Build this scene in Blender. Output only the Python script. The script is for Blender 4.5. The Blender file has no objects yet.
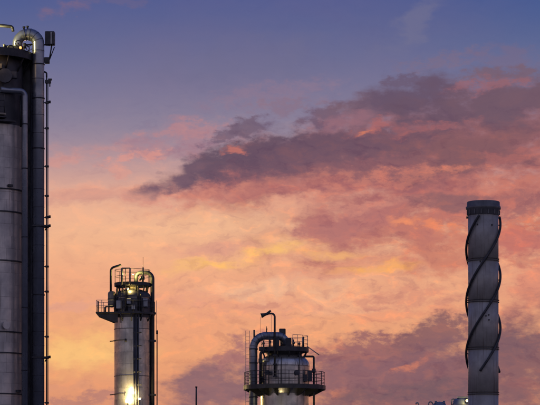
import bpy, bmesh, math, random
from mathutils import Vector, Matrix
random.seed(7)
scene = bpy.context.scene
COL = scene.collection
R_ = math.radians

# ------------------------------------------------------------------ camera
F = 2400.0          # focal length in photo pixels (540 wide), long lens
HY = 520.0          # horizon row of the photograph (below the frame)
CAMZ = 1.7
cam = bpy.data.cameras.new('camera'); cam_o = bpy.data.objects.new('camera', cam)
COL.objects.link(cam_o); scene.camera = cam_o
cam_o.location = (0, 0, CAMZ); cam_o.rotation_euler = (math.pi/2, 0, 0)
cam.sensor_width = 36; cam.lens = 36*F/540; cam.shift_y = (HY-202.5)/540
cam.clip_start = 0.5; cam.clip_end = 20000

# ------------------------------------------------------------------ view
vs = scene.view_settings
vs.view_transform = 'Standard'; vs.look = 'None'; vs.exposure = 0; vs.gamma = 1; vs.use_curve_mapping = False

# ------------------------------------------------------------------ dusk sky
SUN_EL, SUN_AZ = 1.5, -3.0      # degrees; ahead of the camera, behind the plant
NISH = 0.03
def lin(c):
    return tuple(((v/255)/12.92 if v/255 <= .04045 else ((v/255+.055)/1.055)**2.4) for v in c)
def pix_dir(px, py):            # photo pixel -> (azimuth, elevation) in degrees
    a = math.atan((px-270)/F)
    return math.degrees(a), math.degrees(math.atan((HY-py)/F*math.cos(a)))
PPD = F*math.pi/180             # pixels per degree

w = bpy.data.worlds.new('World'); scene.world = w; w.use_nodes = True
nt = w.node_tree; N = nt.nodes; L = nt.links
def nd(t, **k):
    n = N.new(t)
    for a, b in k.items(): setattr(n, a, b)
    return n
def setin(n, i, v):
    if isinstance(v, bpy.types.NodeSocket): L.new(v, n.inputs[i])
    elif v is not None: n.inputs[i].default_value = v
def mth(op, a, b=None, c=None, clamp=False):
    n = nd('ShaderNodeMath', operation=op, use_clamp=clamp)
    setin(n, 0, a); setin(n, 1, b); setin(n, 2, c)
    return n.outputs[0]
def vmth(op, a, b=None, s=None):
    n = nd('ShaderNodeVectorMath', operation=op)
    setin(n, 0, a); setin(n, 1, b)
    if s is not None: setin(n, 'Scale', s)
    return n.outputs[0]
def smooth(v, lo, hi, a=0., b=1.):
    n = nd('ShaderNodeMapRange', interpolation_type='SMOOTHSTEP')
    setin(n, 0, v); setin(n, 1, lo); setin(n, 2, hi); setin(n, 3, a); setin(n, 4, b)
    return n.outputs[0]
def mixc(f, a, b, mode='MIX'):
    n = nd('ShaderNodeMix', data_type='RGBA', blend_type=mode)
    setin(n, 0, f)
    for i, v in ((6, a), (7, b)):
        setin(n, i, v if isinstance(v, bpy.types.NodeSocket) else (*v, 1))
    return n.outputs[2]
def noise(vec, scale, detail, rough, dist=0., out='Fac', dim='2D'):
    n = nd('ShaderNodeTexNoise', noise_dimensions=dim); setin(n, 'Vector', vec)
    n.inputs['Scale'].default_value = scale; n.inputs['Detail'].default_value = detail
    n.inputs['Roughness'].default_value = rough; n.inputs['Distortion'].default_value = dist
    return n.outputs[out]

tc = nd('ShaderNodeTexCoord')
sep = nd('ShaderNodeSeparateXYZ'); L.new(tc.outputs['Generated'], sep.inputs[0])
X, Y, Z = sep.outputs
hyp = mth('SQRT', mth('ADD', mth('MULTIPLY', X, X), mth('MULTIPLY', Y, Y)))
az = mth('MULTIPLY', mth('ARCTAN2', X, Y), 180/math.pi)
el = mth('MULTIPLY', mth('ARCTAN2', Z, hyp), 180/math.pi)
cmb = nd('ShaderNodeCombineXYZ'); L.new(az, cmb.inputs[0]); L.new(el, cmb.inputs[1])
P0 = cmb.outputs[0]
st = vmth('MULTIPLY', P0, (1, 1.9, 1))
# domain warp: the billows bend every cloud edge
wv1 = vmth('SUBTRACT', noise(st, .55, 3, .5, out='Color'), (.5, .5, .5))
wv2 = vmth('SUBTRACT', noise(vmth('ADD', st, (31, 7, 3)), 2.2, 8, .62, out='Color'), (.5, .5, .5))
P = vmth('ADD', vmth('ADD', P0, vmth('MULTIPLY', wv1, (1.5, .6, 0))), vmth('MULTIPLY', wv2, (.55, .36, 0)))
NA = noise(vmth('ADD', st, (11, 2, 5)), 1.0, 8, .6)       # billow field
NB = noise(vmth('ADD', st, (3, 41, 9)), 2.6, 7, .64)      # finer flecks

def ramp(fac, stops):
    n = nd('ShaderNodeValToRGB'); setin(n, 0, fac)
    n.color_ramp.interpolation = 'B_SPLINE' if len(stops) > 8 else 'LINEAR'
    e = n.color_ramp.elements
    while len(e) < len(stops): e.new(.5)
    for k, (p, c) in enumerate(stops):
        e[k].position = p; e[k].color = (*c, 1)
    return n.outputs[0]
sky = nd('ShaderNodeTexSky', sky_type='NISHITA', sun_disc=False)
sky.sun_elevation = R_(SUN_EL); sky.sun_rotation = R_(SUN_AZ)
sky.air_density = 1.5; sky.dust_density = 3; sky.ozone_density = 4
nish = vmth('SCALE', sky.outputs[0], s=NISH)
# twilight glow on top of the clear-air model, by elevation (degrees / 90), towards the sunset
front = [(505,(150,105,110)),(450,(200,138,115)),(405,(226,154,118)),(370,(234,164,122)),(340,(236,167,124)),(300,(236,168,132)),
         (265,(239,175,138)),(235,(240,184,146)),(212,(234,180,150)),(190,(218,168,150)),(170,(196,156,152)),(148,(160,140,154)),
         (125,(139,131,154)),(95,(123,120,150)),(60,(106,110,148)),(25,(91,100,145)),(-10,(78,92,146)),(-80,(66,84,142))]
nis_rows = [(-80,(.05,.028,.026)),(0,(.056,.031,.026)),(100,(.068,.034,.023)),(200,(.092,.039,.017)),(300,(.115,.042,.010)),(405,(.128,.038,.004))]
def nis_at(y):
    for (a, c), (b, d) in zip(nis_rows, nis_rows[1:]):
        if a <= y <= b:
            t = (y-a)/(b-a); return [p+(q-p)*t for p, q in zip(c, d)]
    return nis_rows[0][1] if y < -80 else nis_rows[-1][1]
ELMAX = 30.
st_f = []
for y, c in front:
    e = pix_dir(270, y)[1]
    st_f.append((e/ELMAX, tuple(max(a-b, 0) for a, b in zip(lin(c), nis_at(y)))))
st_f += [(.62, lin((60,78,138))), (1., lin((46,62,120)))]
rf = ramp(mth('DIVIDE', el, ELMAX), st_f)
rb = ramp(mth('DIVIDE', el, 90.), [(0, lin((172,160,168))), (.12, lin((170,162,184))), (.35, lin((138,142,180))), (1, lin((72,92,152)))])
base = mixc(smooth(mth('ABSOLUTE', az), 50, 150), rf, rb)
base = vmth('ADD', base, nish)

# broken cloud over the whole sky: lit rose towards the sunset, slate behind
dome = vmth('MULTIPLY', tc.outputs['Generated'], (1, 1, 2.4))
cov = smooth(noise(dome, 3.2, 8, .58, dim='3D'), .5, .74)
front_w = smooth(mth('ABSOLUTE', az), 25, 110, 1., 0.)
gen = mixc(front_w, lin((92,92,120)), lin((150,112,128)))
col = mixc(mth('MULTIPLY', cov, .14), base, gen)

# the cloud bank in view: (px, py, half width, half height, tilt, colour, opacity, softness, edge break-up, field)
banks = [
 # high wisps
 (66,9,30,10,5,(135,105,126),.5,.7,.9,0),(112,2,40,9,0,(121,103,130),.3,.7,1.0,1),
 (420,22,80,20,36,(117,115,144),.55,.9,.5,0),(240,64,170,40,4,(111,109,140),.35,.9,.6,0),
 (270,96,110,24,10,(145,121,142),.5,.9,.9,1),(445,60,60,13,4,(129,109,130),.5,.8,1.1,1),(505,55,60,14,6,(125,105,128),.45,.8,1.1,0),
 # left rose streaks
 (178,140,90,24,4,(173,129,140),.6,.8,.9,0),(184,131,70,11,5,(189,135,138),.55,.8,.9,1),(200,150,60,10,8,(163,119,134),.5,.8,1.,0),
 (95,150,60,12,6,(203,147,142),.5,.8,1.,0),(130,160,52,9,14,(226,154,140),.65,.7,.9,1),(66,163,30,9,6,(220,152,140),.5,.7,.9,0),
 (115,174,20,9,10,(226,156,140),.5,.7,.8,1),(100,194,100,16,5,(232,164,140),.6,.8,.8,0),(160,192,70,16,14,(224,154,138),.6,.8,.9,1),
 (75,215,80,20,0,(240,180,146),.5,.9,.7,0),
 # main bank: the rose veil under it, then body, then shaded crest
 (430,185,330,120,8,(191,119,110),.95,.7,.5,0),(260,186,190,40,8,(201,127,116),.85,.8,.6,0),(500,205,170,70,0,(183,115,108),.8,.8,.7,1),
 (400,156,280,78,12,(161,102,106),.95,.7,.5,0),(270,170,150,34,10,(155,101,106),.85,.8,.6,1),
 (330,158,160,34,6,(129,93,102),.9,.8,.5,1),(470,140,170,50,2,(141,97,102),.85,.8,.6,0),
 (196,169,84,19,20,(107,85,102),.95,.6,.5,0),(250,156,96,24,14,(103,83,100),.95,.6,.5,1),(232,136,44,11,14,(115,95,114),.8,.7,.9,1),(262,127,40,10,10,(113,93,112),.8,.7,.9,0),
 (318,148,110,26,8,(107,83,100),.95,.6,.55,0),(385,140,120,28,8,(113,85,100),.85,.7,.6,1),(328,116,54,17,16,(115,93,112),.85,.7,.8,1),
 (376,108,80,28,16,(119,95,110),.85,.7,.8,0),(415,95,84,32,6,(103,85,106),.95,.6,.6,0),(404,77,30,9,6,(107,91,114),.8,.7,.9,1),(455,110,100,34,4,(107,85,102),.9,.7,.7,0),
 (515,100,90,44,6,(113,89,104),.95,.7,.6,0),(500,72,70,14,6,(121,97,112),.8,.8,.9,1),(290,106,50,10,10,(137,113,132),.6,.8,1.,1),
 (455,158,130,40,4,(130,92,99),.85,.8,.7,0),(172,179,62,12,22,(122,94,108),.85,.8,.6,0),(290,165,140,20,8,(118,88,102),.75,.8,.6,1),(360,168,120,20,6,(138,96,104),.7,.8,.7,0),(212,196,90,10,12,(216,142,124),.65,.9,.7,0),(300,200,110,10,8,(212,140,124),.5,.9,.8,1),
 # main bank, lit edges and rents
 (490,84,60,10,6,(153,103,112),.7,.8,1.1,1),(364,131,12,4,18,(250,146,100),.8,1.2,.6,0),(372,127,34,9,16,(185,111,108),.6,.9,.9,1),
 (243,149,16,6,12,(201,121,110),.75,.9,.8,1),(345,122,50,10,14,(155,111,124),.6,.9,1.1,0),(430,124,70,9,4,(167,105,108),.55,.8,1.1,1),(395,132,40,6,8,(181,109,106),.5,.8,1.,0),
 (498,180,26,16,20,(228,166,146),.6,.9,.8,0),(500,188,90,16,4,(203,127,112),.55,.9,1.,1),(395,178,110,18,6,(199,125,112),.6,.9,1.,1),(310,184,120,18,6,(201,129,116),.5,.9,.9,1),
 (520,150,70,12,6,(181,111,106),.5,.8,1.1,1),(455,168,60,8,8,(216,134,114),.5,.8,1.1,1),(440,204,80,15,2,(141,100,104),.8,.8,.9,0),(525,205,50,14,0,(153,103,106),.6,.8,.9,1),
 # glow under the bank
 (225,222,150,30,4,(244,190,150),.7,.9,.5,0),(300,206,80,16,8,(232,168,142),.6,.9,.8,0),(290,238,60,14,6,(248,192,140),.5,.9,.7,0),
 # rose drift in the middle
 (352,222,90,27,8,(185,119,114),.9,.6,.7,0),(400,236,80,22,0,(191,121,110),.7,.8,.8,1),(325,230,54,14,6,(195,129,118),.7,.8,.8,1),(370,206,60,11,8,(207,141,126),.6,.8,.9,1),
 (455,250,120,44,4,(209,133,112),.75,.9,.8,1),(440,228,50,10,-10,(236,142,106),.7,.9,.9,1),(430,252,60,14,-10,(201,129,110),.6,.8,.9,0),(410,222,24,8,-10,(238,150,112),.6,.9,.9,0),
 (528,280,80,80,0,(218,138,118),.75,.9,.7,0),(520,232,60,22,5,(232,138,106),.65,.9,.9,1),(525,260,40,12,5,(191,119,108),.5,.8,1.,1),
 (520,238,70,26,4,(190,114,108),.75,.8,.8,0),
 # gold streaks under the drift
 (204,250,60,13,4,(222,160,138),.8,.8,.7,0),(206,265,96,12,2,(248,190,126),.9,1.2,.5,0),(208,264,66,7,2,(252,192,108),.6,1.3,.5,1),(272,250,86,12,10,(248,190,126),.9,1.2,.5,1),(280,248,56,7,10,(252,194,110),.6,1.3,.5,0),
 (325,251,50,9,-4,(248,186,122),.7,1.2,.7,0),(374,268,60,12,6,(246,176,112),.85,1.2,.5,0),(374,269,40,7,6,(252,178,98),.55,1.3,.5,1),(345,262,40,7,4,(228,156,126),.6,.8,.8,1),(300,268,50,8,0,(238,172,134),.5,.9,.8,1),
 # peach field
 (330,302,130,24,-2,(240,178,142),.6,.9,.7,0),(250,306,110,22,2,(228,158,132),.6,.8,.8,1),(410,300,90,22,0,(216,146,124),.65,.8,.9,1),(300,282,90,12,4,(224,156,132),.5,.8,.9,0),
 (85,350,100,44,0,(248,190,124),.8,.9,.5,0),(75,308,60,10,3,(224,162,142),.6,.8,.8,1),(200,330,100,24,4,(234,162,126),.6,.9,.8,0),(180,300,80,16,0,(232,164,136),.6,.9,.8,1),
 (400,318,90,12,6,(232,154,122),.6,.8,.9,0),
 (275,290,130,17,0,(239,187,152),.75,.9,.6,0),(90,198,90,13,4,(206,152,140),.6,.9,.8,0),(78,352,70,26,0,(251,198,130),.6,.9,.6,0),
 # lower bank
 (405,388,190,70,2,(145,101,104),.98,.5,.5,0),(375,352,110,28,4,(155,105,106),.9,.6,.7,1),(440,336,84,28,20,(143,101,102),.95,.6,.6,1),(530,366,100,90,0,(139,99,102),.97,.6,.5,0),
 (225,388,96,48,10,(144,106,111),.97,.6,.6,0),(240,350,50,20,24,(173,119,116),.85,.7,.8,1),(95,402,70,16,4,(185,129,118),.8,.8,.9,1),(80,386,50,9,8,(218,152,124),.5,.8,.9,0),
 (336,390,26,14,0,(220,138,106),.75,.9,.9,1),(415,364,40,9,20,(209,127,98),.75,.9,1.,1),(365,356,50,8,6,(193,123,104),.55,.8,1.1,1),(530,388,50,12,0,(161,105,102),.6,.8,1.,1),
 (325,345,40,10,10,(191,127,112),.6,.8,1.,0),(430,392,130,26,0,(119,92,100),.85,.8,.6,1),(360,398,70,16,0,(127,95,100),.7,.8,.8,0),(520,346,60,22,10,(125,94,102),.75,.8,.8,1),
 (395,366,120,26,2,(136,98,106),.8,.8,.6,1),(350,378,70,22,0,(146,104,108),.7,.8,.7,0),(445,352,70,22,16,(134,98,106),.75,.8,.7,0),(345,224,74,17,8,(176,116,114),.7,.9,.8,1),(405,240,60,12,0,(186,118,110),.6,.9,.9,0),
 (404,366,34,7,18,(218,134,106),.6,.9,1.,1),
]
fields = {}
def field(fld, br):             # break-up factor around 1, shared between banks
    k = (fld, min(4, max(2, round(br/.25))))
    if k not in fields:
        fields[k] = mth('POWER', 2., mth('MULTIPLY', mth('SUBTRACT', NB if fld else NA, .5), 1.0+5.6*k[1]*.25))
    return fields[k]
for (px, py, rx, ry, ang, c, op, soft, br, fld) in banks:
    a, e = pix_dir(px, py)
    g = nd('ShaderNodeTexGradient', gradient_type='SPHERICAL'); L.new(P, g.inputs[0])
    tm = g.texture_mapping; tm.vector_type = 'TEXTURE'
    tm.translation = (a, e, 0); tm.rotation = (0, 0, R_(ang)); tm.scale = (rx/PPD, ry/PPD, 1)
    m = smooth(mth('MULTIPLY', g.outputs[1], field(fld, br)), .12, .12+soft*.95, 0, op)
    col = mixc(m, col, lin(c))
# flecks of lit vapour and thin shade through all the low cloud
low = smooth(el, 8.3, 10.6, 1., .12)
NC = noise(vmth('ADD', vmth('MULTIPLY', P, (1, 2.2, 1)), (5, 77, 0)), 1.9, 7, .58)
side = smooth(az, -6., 1.5, .35, 1.)           # cloud thickens towards the right
low = mth('MULTIPLY', low, side)
flk = mth('MULTIPLY', smooth(NC, .5, .74, 0, .72), low)
shd = mth('MULTIPLY', smooth(NC, .5, .26, 0, .62), low)
col = mixc(flk, col, vmth('MULTIPLY', col, (1.28, 1.12, .98)))
col = mixc(shd, col, vmth('MULTIPLY', col, (.72, .68, .82)))
hs = nd('ShaderNodeHueSaturation'); L.new(col, hs.inputs['Color']); hs.inputs['Saturation'].default_value = 1.02; col = hs.outputs[0]
# dark land below the horizon line
col = mixc(smooth(el, -1.5, -.2), lin((60,52,54)), col)
bg = N['Background']; L.new(col, bg.inputs[0]); bg.inputs[1].default_value = 1.0
w.cycles.sampling_method = 'MANUAL'; w.cycles.sample_map_resolution = 256

# ------------------------------------------------------------------ sun, just above the horizon behind the plant and the cloud
sun = bpy.data.lights.new('sun', 'SUN'); sun.energy = 0.5; sun.angle = R_(12); sun.color = (1, .62, .38)
sun_o = bpy.data.objects.new('sun', sun); COL.objects.link(sun_o)
sd = Vector((math.sin(R_(SUN_AZ))*math.cos(R_(SUN_EL)), math.cos(R_(SUN_AZ))*math.cos(R_(SUN_EL)), math.sin(R_(SUN_EL))))
sun_o.rotation_euler = sd.to_track_quat('Z', 'Y').to_euler()

scene.cycles.use_adaptive_sampling = True; scene.cycles.adaptive_min_samples = 10; scene.cycles.adaptive_threshold = 0.015
scene.cycles.use_denoising = True

# ------------------------------------------------------------------ materials
def material(name, c1, c2, rough=.5, metal=0., nscale=1.2, streak=.4, rvar=.12, bump=.0, objvar=.0, stain=None):
    """weathered surface: two tones broken by noise, vertical run-off streaks, uneven gloss, slight dents"""
    m = bpy.data.materials.new(name); m.use_nodes = True
    t = m.node_tree; n = t.nodes; l = t.links; b = n['Principled BSDF']
    co = n.new('ShaderNodeTexCoord')
    oi = n.new('ShaderNodeObjectInfo')
    gp = n.new('ShaderNodeNewGeometry')
    def noi(vec, s, d, r):
        q = n.new('ShaderNodeTexNoise'); l.new(vec, q.inputs['Vector']); q.inputs['Scale'].default_value = s
        q.inputs['Detail'].default_value = d; q.inputs['Roughness'].default_value = r; return q.outputs['Fac']
    pos = gp.outputs['Position']
    n1 = noi(pos, nscale, 6, .6)
    mp = n.new('ShaderNodeMapping'); l.new(pos, mp.inputs[0]); mp.inputs[3].default_value = (5, 5, .22)
    n2 = noi(mp.outputs[0], 1.0, 5, .65)
    def mr(v, a, b_, lo, hi):
        q = n.new('ShaderNodeMapRange'); q.interpolation_type = 'SMOOTHSTEP'; l.new(v, q.inputs[0])
        for i, x in enumerate((a, b_, lo, hi)): q.inputs[1+i].default_value = x
        return q.outputs[0]
    def mix(f, a, b_):
        q = n.new('ShaderNodeMix'); q.data_type = 'RGBA'; l.new(f, q.inputs[0])
        for i, v in ((6, a), (7, b_)):
            if isinstance(v, bpy.types.NodeSocket): l.new(v, q.inputs[i])
            else: q.inputs[i].default_value = (*v, 1)
        return q.outputs[2]
    c = mix(mr(n1, .3, .7, 0, 1), c1, c2)
    if streak: c = mix(mr(n2, .5, .75, 0, streak), c, stain or tuple(x*.45 for x in c1))
    if objvar:
        h = n.new('ShaderNodeHueSaturation'); l.new(c, h.inputs['Color'])
        mm = n.new('ShaderNodeMapRange'); l.new(oi.outputs['Random'], mm.inputs[0]); mm.inputs[3].default_value = 1-objvar; mm.inputs[4].default_value = 1+objvar
        l.new(mm.outputs[0], h.inputs['Value']); c = h.outputs[0]
    l.new(c, b.inputs['Base Color'])
    l.new(mr(n1, .25, .75, max(rough-rvar, .05), min(rough+rvar, 1)), b.inputs['Roughness'])
    b.inputs['Metallic'].default_value = metal
    if bump:
        bp = n.new('ShaderNodeBump'); bp.inputs['Strength'].default_value = bump; bp.inputs['Distance'].default_value = .02
        l.new(noi(pos, 3., 3, .5), bp.inputs['Height']); l.new(bp.outputs[0], b.inputs['Normal'])
    return m
def glow(name, c, s):
    m = bpy.data.materials.new(name); m.use_nodes = True; b = m.node_tree.nodes['Principled BSDF']
    b.inputs['Base Color'].default_value = (.6, .6, .55, 1); b.inputs['Emission Color'].default_value = (*c, 1); b.inputs['Emission Strength'].default_value = s
    return m
M_CLAD   = material('aluminium_cladding', (.50,.475,.45), (.35,.335,.32), .34, .8, 1.0, .55, .12, .25, .10, (.13,.11,.10))
M_CLADS  = material('dull_silver_cladding', (.42,.41,.40), (.28,.275,.27), .30, .88, 1.0, .5, .08, .08, .10, (.10,.085,.07))
M_CLADB  = material('weathered_cladding', (.46,.44,.43), (.33,.315,.31), .42, .6, .9, .6, .1, .25, .04, (.10,.08,.07))
M_CHIM   = material('chimney_paint', (.32,.305,.29), (.225,.213,.205), .5, .15, .7, .8, .1, .15, .04, (.13,.10,.085))
M_PIPE   = material('pipe_lagging', (.25,.27,.32), (.165,.18,.22), .33, .65, 1.0, .4, .1, .2)
M_STEEL  = material('dark_steel', (.035,.035,.042), (.02,.02,.025), .55, .2, 2., .3, .1)
M_DARK   = material('dark_shade_lagging', (.06,.06,.072), (.035,.035,.043), .55, .25, 1.2, .4, .1, .2)  # dark lagging and fittings; on the column heads it also carries shade
M_CAP    = material('sooty_chimney_head', (.12,.12,.13), (.07,.07,.078), .55, .1, 1.2, .5, .1)
M_GREY   = material('galvanised_steel', (.32,.32,.33), (.22,.22,.23), .5, .6, 2., .3, .1)
M_DRUM   = material('drum_paint', (.21,.18,.14), (.15,.13,.105), .5, .2, 1.4, .4, .1)
M_BLUE   = material('blue_tank_paint', (.17,.20,.29), (.12,.145,.22), .5, .1, 1.4, .4, .1)
M_GROUND = material('concrete_yard', (.12,.115,.11), (.075,.072,.07), .85, 0, .05, .2, .05)
M_GLOWW  = glow('sodium_white_lens', (1,.86,.5), 14)
M_GLOWO  = glow('amber_lens', (1,.36,.06), 1.6)
M_GLOWY  = glow('yellow_lens', (1,.6,.10), 1.4)

# ------------------------------------------------------------------ mesh helpers
class MB:
    def __init__(s): s.v = []; s.f = []; s.sm = []
    def _add(s, v, f, smooth=False):
        o = len(s.v); s.v += [tuple(x) for x in v]; s.f += [tuple(i+o for i in q) for q in f]; s.sm += [smooth]*len(f); return s
    def box(s, c, d, rz=0):
        cx, cy, cz = c; x, y, z = (d[0]/2, d[1]/2, d[2]/2); b = min(x, y, z)*.18
        ca, sa = math.cos(rz), math.sin(rz); vs_ = []
        for (zz, ins) in ((-z, b), (-z+b, 0), (z-b, 0), (z, b)):
            for (px, py) in ((-x+ins, -y+ins), (x-ins, -y+ins), (x-ins, y-ins), (-x+ins, y-ins)):
                vs_.append((cx+px*ca-py*sa, cy+px*sa+py*ca, cz+zz))
        f = [(3,2,1,0), (12,13,14,15)]
        for k in range(3):
            for j in range(4):
                a = k*4+j; b_ = k*4+(j+1) % 4; f.append((a, b_, b_+4, a+4))
        return s._add(vs_, f)
    def lathe(s, prof, c=(0,0), n=48, a0=0, a1=2*math.pi, smooth=True):
        """profile [(radius, z)] turned about the vertical through c"""
        full = abs(a1-a0-2*math.pi) < 1e-6; m = n if full else n+1; vs_ = []
        for r, z in prof:
            for j in range(m):
                a = a0+(a1-a0)*j/n; vs_.append((c[0]+r*math.sin(a), c[1]-r*math.cos(a), z))
        f = []
        for i in range(len(prof)-1):
            for j in range(n):
                q = (j+1) % m if full else j+1
                f.append((i*m+j, i*m+q, (i+1)*m+q, (i+1)*m+j))
        return s._add(vs_, f, smooth)
    def tube(s, pts, r, n=10, smooth=True, cap=True):
        pts = [Vector(p) for p in pts]; rs = r if isinstance(r, (list, tuple)) else [r]*len(pts)
        vs_ = []; up = None
        for i, p in enumerate(pts):
            d = (pts[min(i+1, len(pts)-1)]-pts[max(i-1, 0)]).normalized()
            if up is None:
                up = Vector((0,0,1)) if abs(d.z) < .9 else Vector((0,1,0))
            x = d.cross(up).normalized(); y = x.cross(d).normalized(); up = y
            for j in range(n):
                a = 2*math.pi*j/n; vs_.append(p+x*(rs[i]*math.cos(a))+y*(rs[i]*math.sin(a)))
        f = []
        for i in range(len(pts)-1):
            for j in range(n):
                q = (j+1) % n; f.append((i*n+j, i*n+q, (i+1)*n+q, (i+1)*n+j))
        s._add(vs_, f, smooth)
        if cap:
            o = len(s.v)-len(vs_)
            s.f += [tuple(o+j for j in reversed(range(n))), tuple(o+(len(pts)-1)*n+j for j in range(n))]; s.sm += [False]*2
        return s
    def arc_bar(s, r, z, a0, a1, t, c=(0,0), n=24):
        return s.tube([(c[0]+r*math.sin(a0+(a1-a0)*k/n), c[1]-r*math.cos(a0+(a1-a0)*k/n), z) for k in range(n+1)], t, 6)
    def sector(s, r0, r1, z0, z1, a0, a1, n=32):
        """solid ring sector (deck, flange)"""
        full = abs(a1-a0-2*math.pi) < 1e-6; m = n if full else n+1; vs_ = []
        for (r, z) in ((r0, z0), (r1, z0), (r1, z1), (r0, z1)):
            for j in range(m):
                a = a0+(a1-a0)*j/n; vs_.append((r*math.sin(a), -r*math.cos(a), z))
        f = []
        for i in range(4):
            for j in range(n):
                q = (j+1) % m if full else j+1; k = (i+1) % 4
                f.append((i*m+j, i*m+q, k*m+q, k*m+j))
        if not full: f += [(0, m, 2*m, 3*m), (4*m-1, 3*m-1, 2*m-1, m-1)]
        return s._add(vs_, f)
    def mesh(s, name):
        me = bpy.data.meshes.new(name); me.from_pydata(s.v, [], s.f); me.update()
        me.polygons.foreach_set('use_smooth', s.sm)
        bm = bmesh.new(); bm.from_mesh(me); bmesh.ops.recalc_face_normals(bm, faces=bm.faces); bm.to_mesh(me); bm.free()
        return me
    def build(s, name, mat, parent=None, loc=(0,0,0), rz=0):
        me = s.mesh(name); me.materials.append(mat); return link(name, me, parent, loc, rz)
def link(name, me, parent=None, loc=(0,0,0), rz=0):
    o = bpy.data.objects.new(name, me); COL.objects.link(o); o.parent = parent; o.location = loc; o.rotation_euler = (0, 0, rz); return o
def bend(pts, r, n=8):
    """rounded polyline: each inner corner replaced by an arc-like curve of setback r"""
    pts = [Vector(p) for p in pts]; rr = r if isinstance(r, (list, tuple)) else [r]*(len(pts)-2); out = [pts[0]]
    for i in range(1, len(pts)-1):
        a = (pts[i-1]-pts[i]).normalized(); b = (pts[i+1]-pts[i]).normalized(); q = rr[i-1]
        p0, p2 = pts[i]+a*q, pts[i]+b*q
        if abs(a.dot(b)) < .05:
            cen = p0+b*q
            for k in range(n+1):
                t = math.pi/2*k/n; out.append(cen-b*q*math.cos(t)-a*q*math.sin(t))
        else:
            for k in range(n+1):
                t = k/n; out.append(p0*(1-t)**2+pts[i]*2*t*(1-t)+p2*t*t)
    return out+[pts[-1]]
def bands(par, path, r, at, mat, w_=.03, t=.012):
    """thin lagging straps round a pipe at the given fractions of its path"""
    pts = [Vector(p) for p in path]; ln = [0]
    for a, b in zip(pts, pts[1:]): ln.append(ln[-1]+(b-a).length)
    for d in at:
        i = max(j for j in range(len(pts)-1) if ln[j] <= d)
        u = (pts[i+1]-pts[i]).normalized(); c = pts[i]+u*(d-ln[i])
        MB().tube([c-u*w_/2, c+u*w_/2], r+t, 24).build('lagging_strap', mat, par)
def thing(name, label, cat, loc, group=None, rz=0):
    o = bpy.data.objects.new(name, None); COL.objects.link(o); o.location = loc; o.rotation_euler = (0, 0, rz); o.empty_display_size = .5
    o['label'] = label; o['category'] = cat
    if group: o['group'] = group
    return o
def structure(o): o['kind'] = 'structure'; return o
class Frame:
    """local metres of a tower standing at distance D on the ground, read off photo pixels"""
    def __init__(s, cx, D): s.cx = cx; s.D = D; s.k = D/F; s.base = ((cx-270)*s.k, D, 0)
    def x(s, px): return (px-s.cx)*s.k
    def z(s, py): return CAMZ+(HY-py)*s.k
    def p(s, px, py, y=0): return (s.x(px), y, s.z(py))
    def m(s, n): return n*s.k
PI = math.pi
def sheets(fr, par, R, z_edges, per, a_lo, a_hi, mat, gap=.007, th=.014, name='cladding_sheet'):
    """overlapping curved metal sheets, each an object; alike sheets share their mesh"""
    cache = {}; da = 2*PI/per
    for i, (z1, z0) in enumerate(zip(z_edges, z_edges[1:])):
        h = round(z1-z0, 3); off = random.choice((0, .22, .5, .64))
        for j in range(-per, per):
            a = (j+off)*da
            if not (a_lo <= a+da/2 <= a_hi): continue
            key = h
            if key not in cache:
                g = gap/2; b = MB(); n = 5; vs_ = []; ga = g/R
                for (r, zz) in ((R, g), (R+th, g), (R+th*1.25, h-g), (R, h-g)):
                    for q in range(n+1):
                        t = ga+(da-2*ga)*q/n; vs_.append((r*math.sin(t), -r*math.cos(t), zz))
                m = n+1; f = []
                for u in range(4):
                    for q in range(n): f.append((u*m+q, u*m+q+1, ((u+1) % 4)*m+q+1, ((u+1) % 4)*m+q))
                f += [(0, m, 2*m, 3*m), (4*m-1, 3*m-1, 2*m-1, m-1)]
                b._add(vs_, f, False); me = b.mesh(name); me.materials.append(mat); cache[key] = me
                for p in me.polygons: p.use_smooth = False
                # smooth only along the curve of the sheet face
                for p in me.polygons:
                    if abs(p.normal.z) < .3: p.use_smooth = True
                me.set_sharp_from_angle(angle=R_(35))
            o = link(name, cache[key], par, (0, 0, z0)); o.rotation_euler = (random.uniform(-.0012, .0012), random.uniform(-.0012, .0012), a)
def ring_part(par, name, R, zc, h, t, mat, a0=0, a1=2*PI, n=48):
    return MB().sector(R-.02, R+t, zc-h/2, zc+h/2, a0, a1, n).build(name, mat, par)
def railing(par, R, zdeck, h, a0, a1, posts, t=.028, mat=None, mids=2):
    mat = mat or M_STEEL
    b = MB()
    for k in range(mids+1): b.arc_bar(R, zdeck+h*(k+1)/(mids+1), a0, a1, t if k == mids else t*.8)
    rail = b.build('railing', mat, par)
    post = MB().tube([(0,0,0), (0,0,h)], t, 6).mesh('post'); post.materials.append(mat)
    for a in posts: link('post', post, rail, (R*math.sin(a), -R*math.cos(a), zdeck))
    return rail
def ladder(par, x, y, z0, z1, wd=.42, t=.025, mat=None, step=.3, rz=0):
    mat = mat or M_STEEL
    e = MB()
    for s_ in (-1, 1): e.tube([(s_*wd/2*math.cos(rz), s_*wd/2*math.sin(rz), 0), (s_*wd/2*math.cos(rz), s_*wd/2*math.sin(rz), z1-z0)], t, 6)
    lo = e.build('ladder', mat, par, (x, y, z0))
    rung = MB().tube([(-wd/2*math.cos(rz), -wd/2*math.sin(rz), 0), (wd/2*math.cos(rz), wd/2*math.sin(rz), 0)], t*.5, 6).mesh('rung'); rung.materials.append(mat)
    n = int((z1-z0)/step)
    for k in range(max(0, n-60), n): link('rung', rung, lo, (0, 0, (k+.5)*step))
    return lo

# ------------------------------------------------------------------ ground
g = MB(); S = 6000
g._add([(-S,-200,0), (S,-200,0), (S,S*1.5,0), (-S,S*1.5,0)], [(0,1,2,3)])
structure(g.build('ground', M_GROUND))

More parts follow.
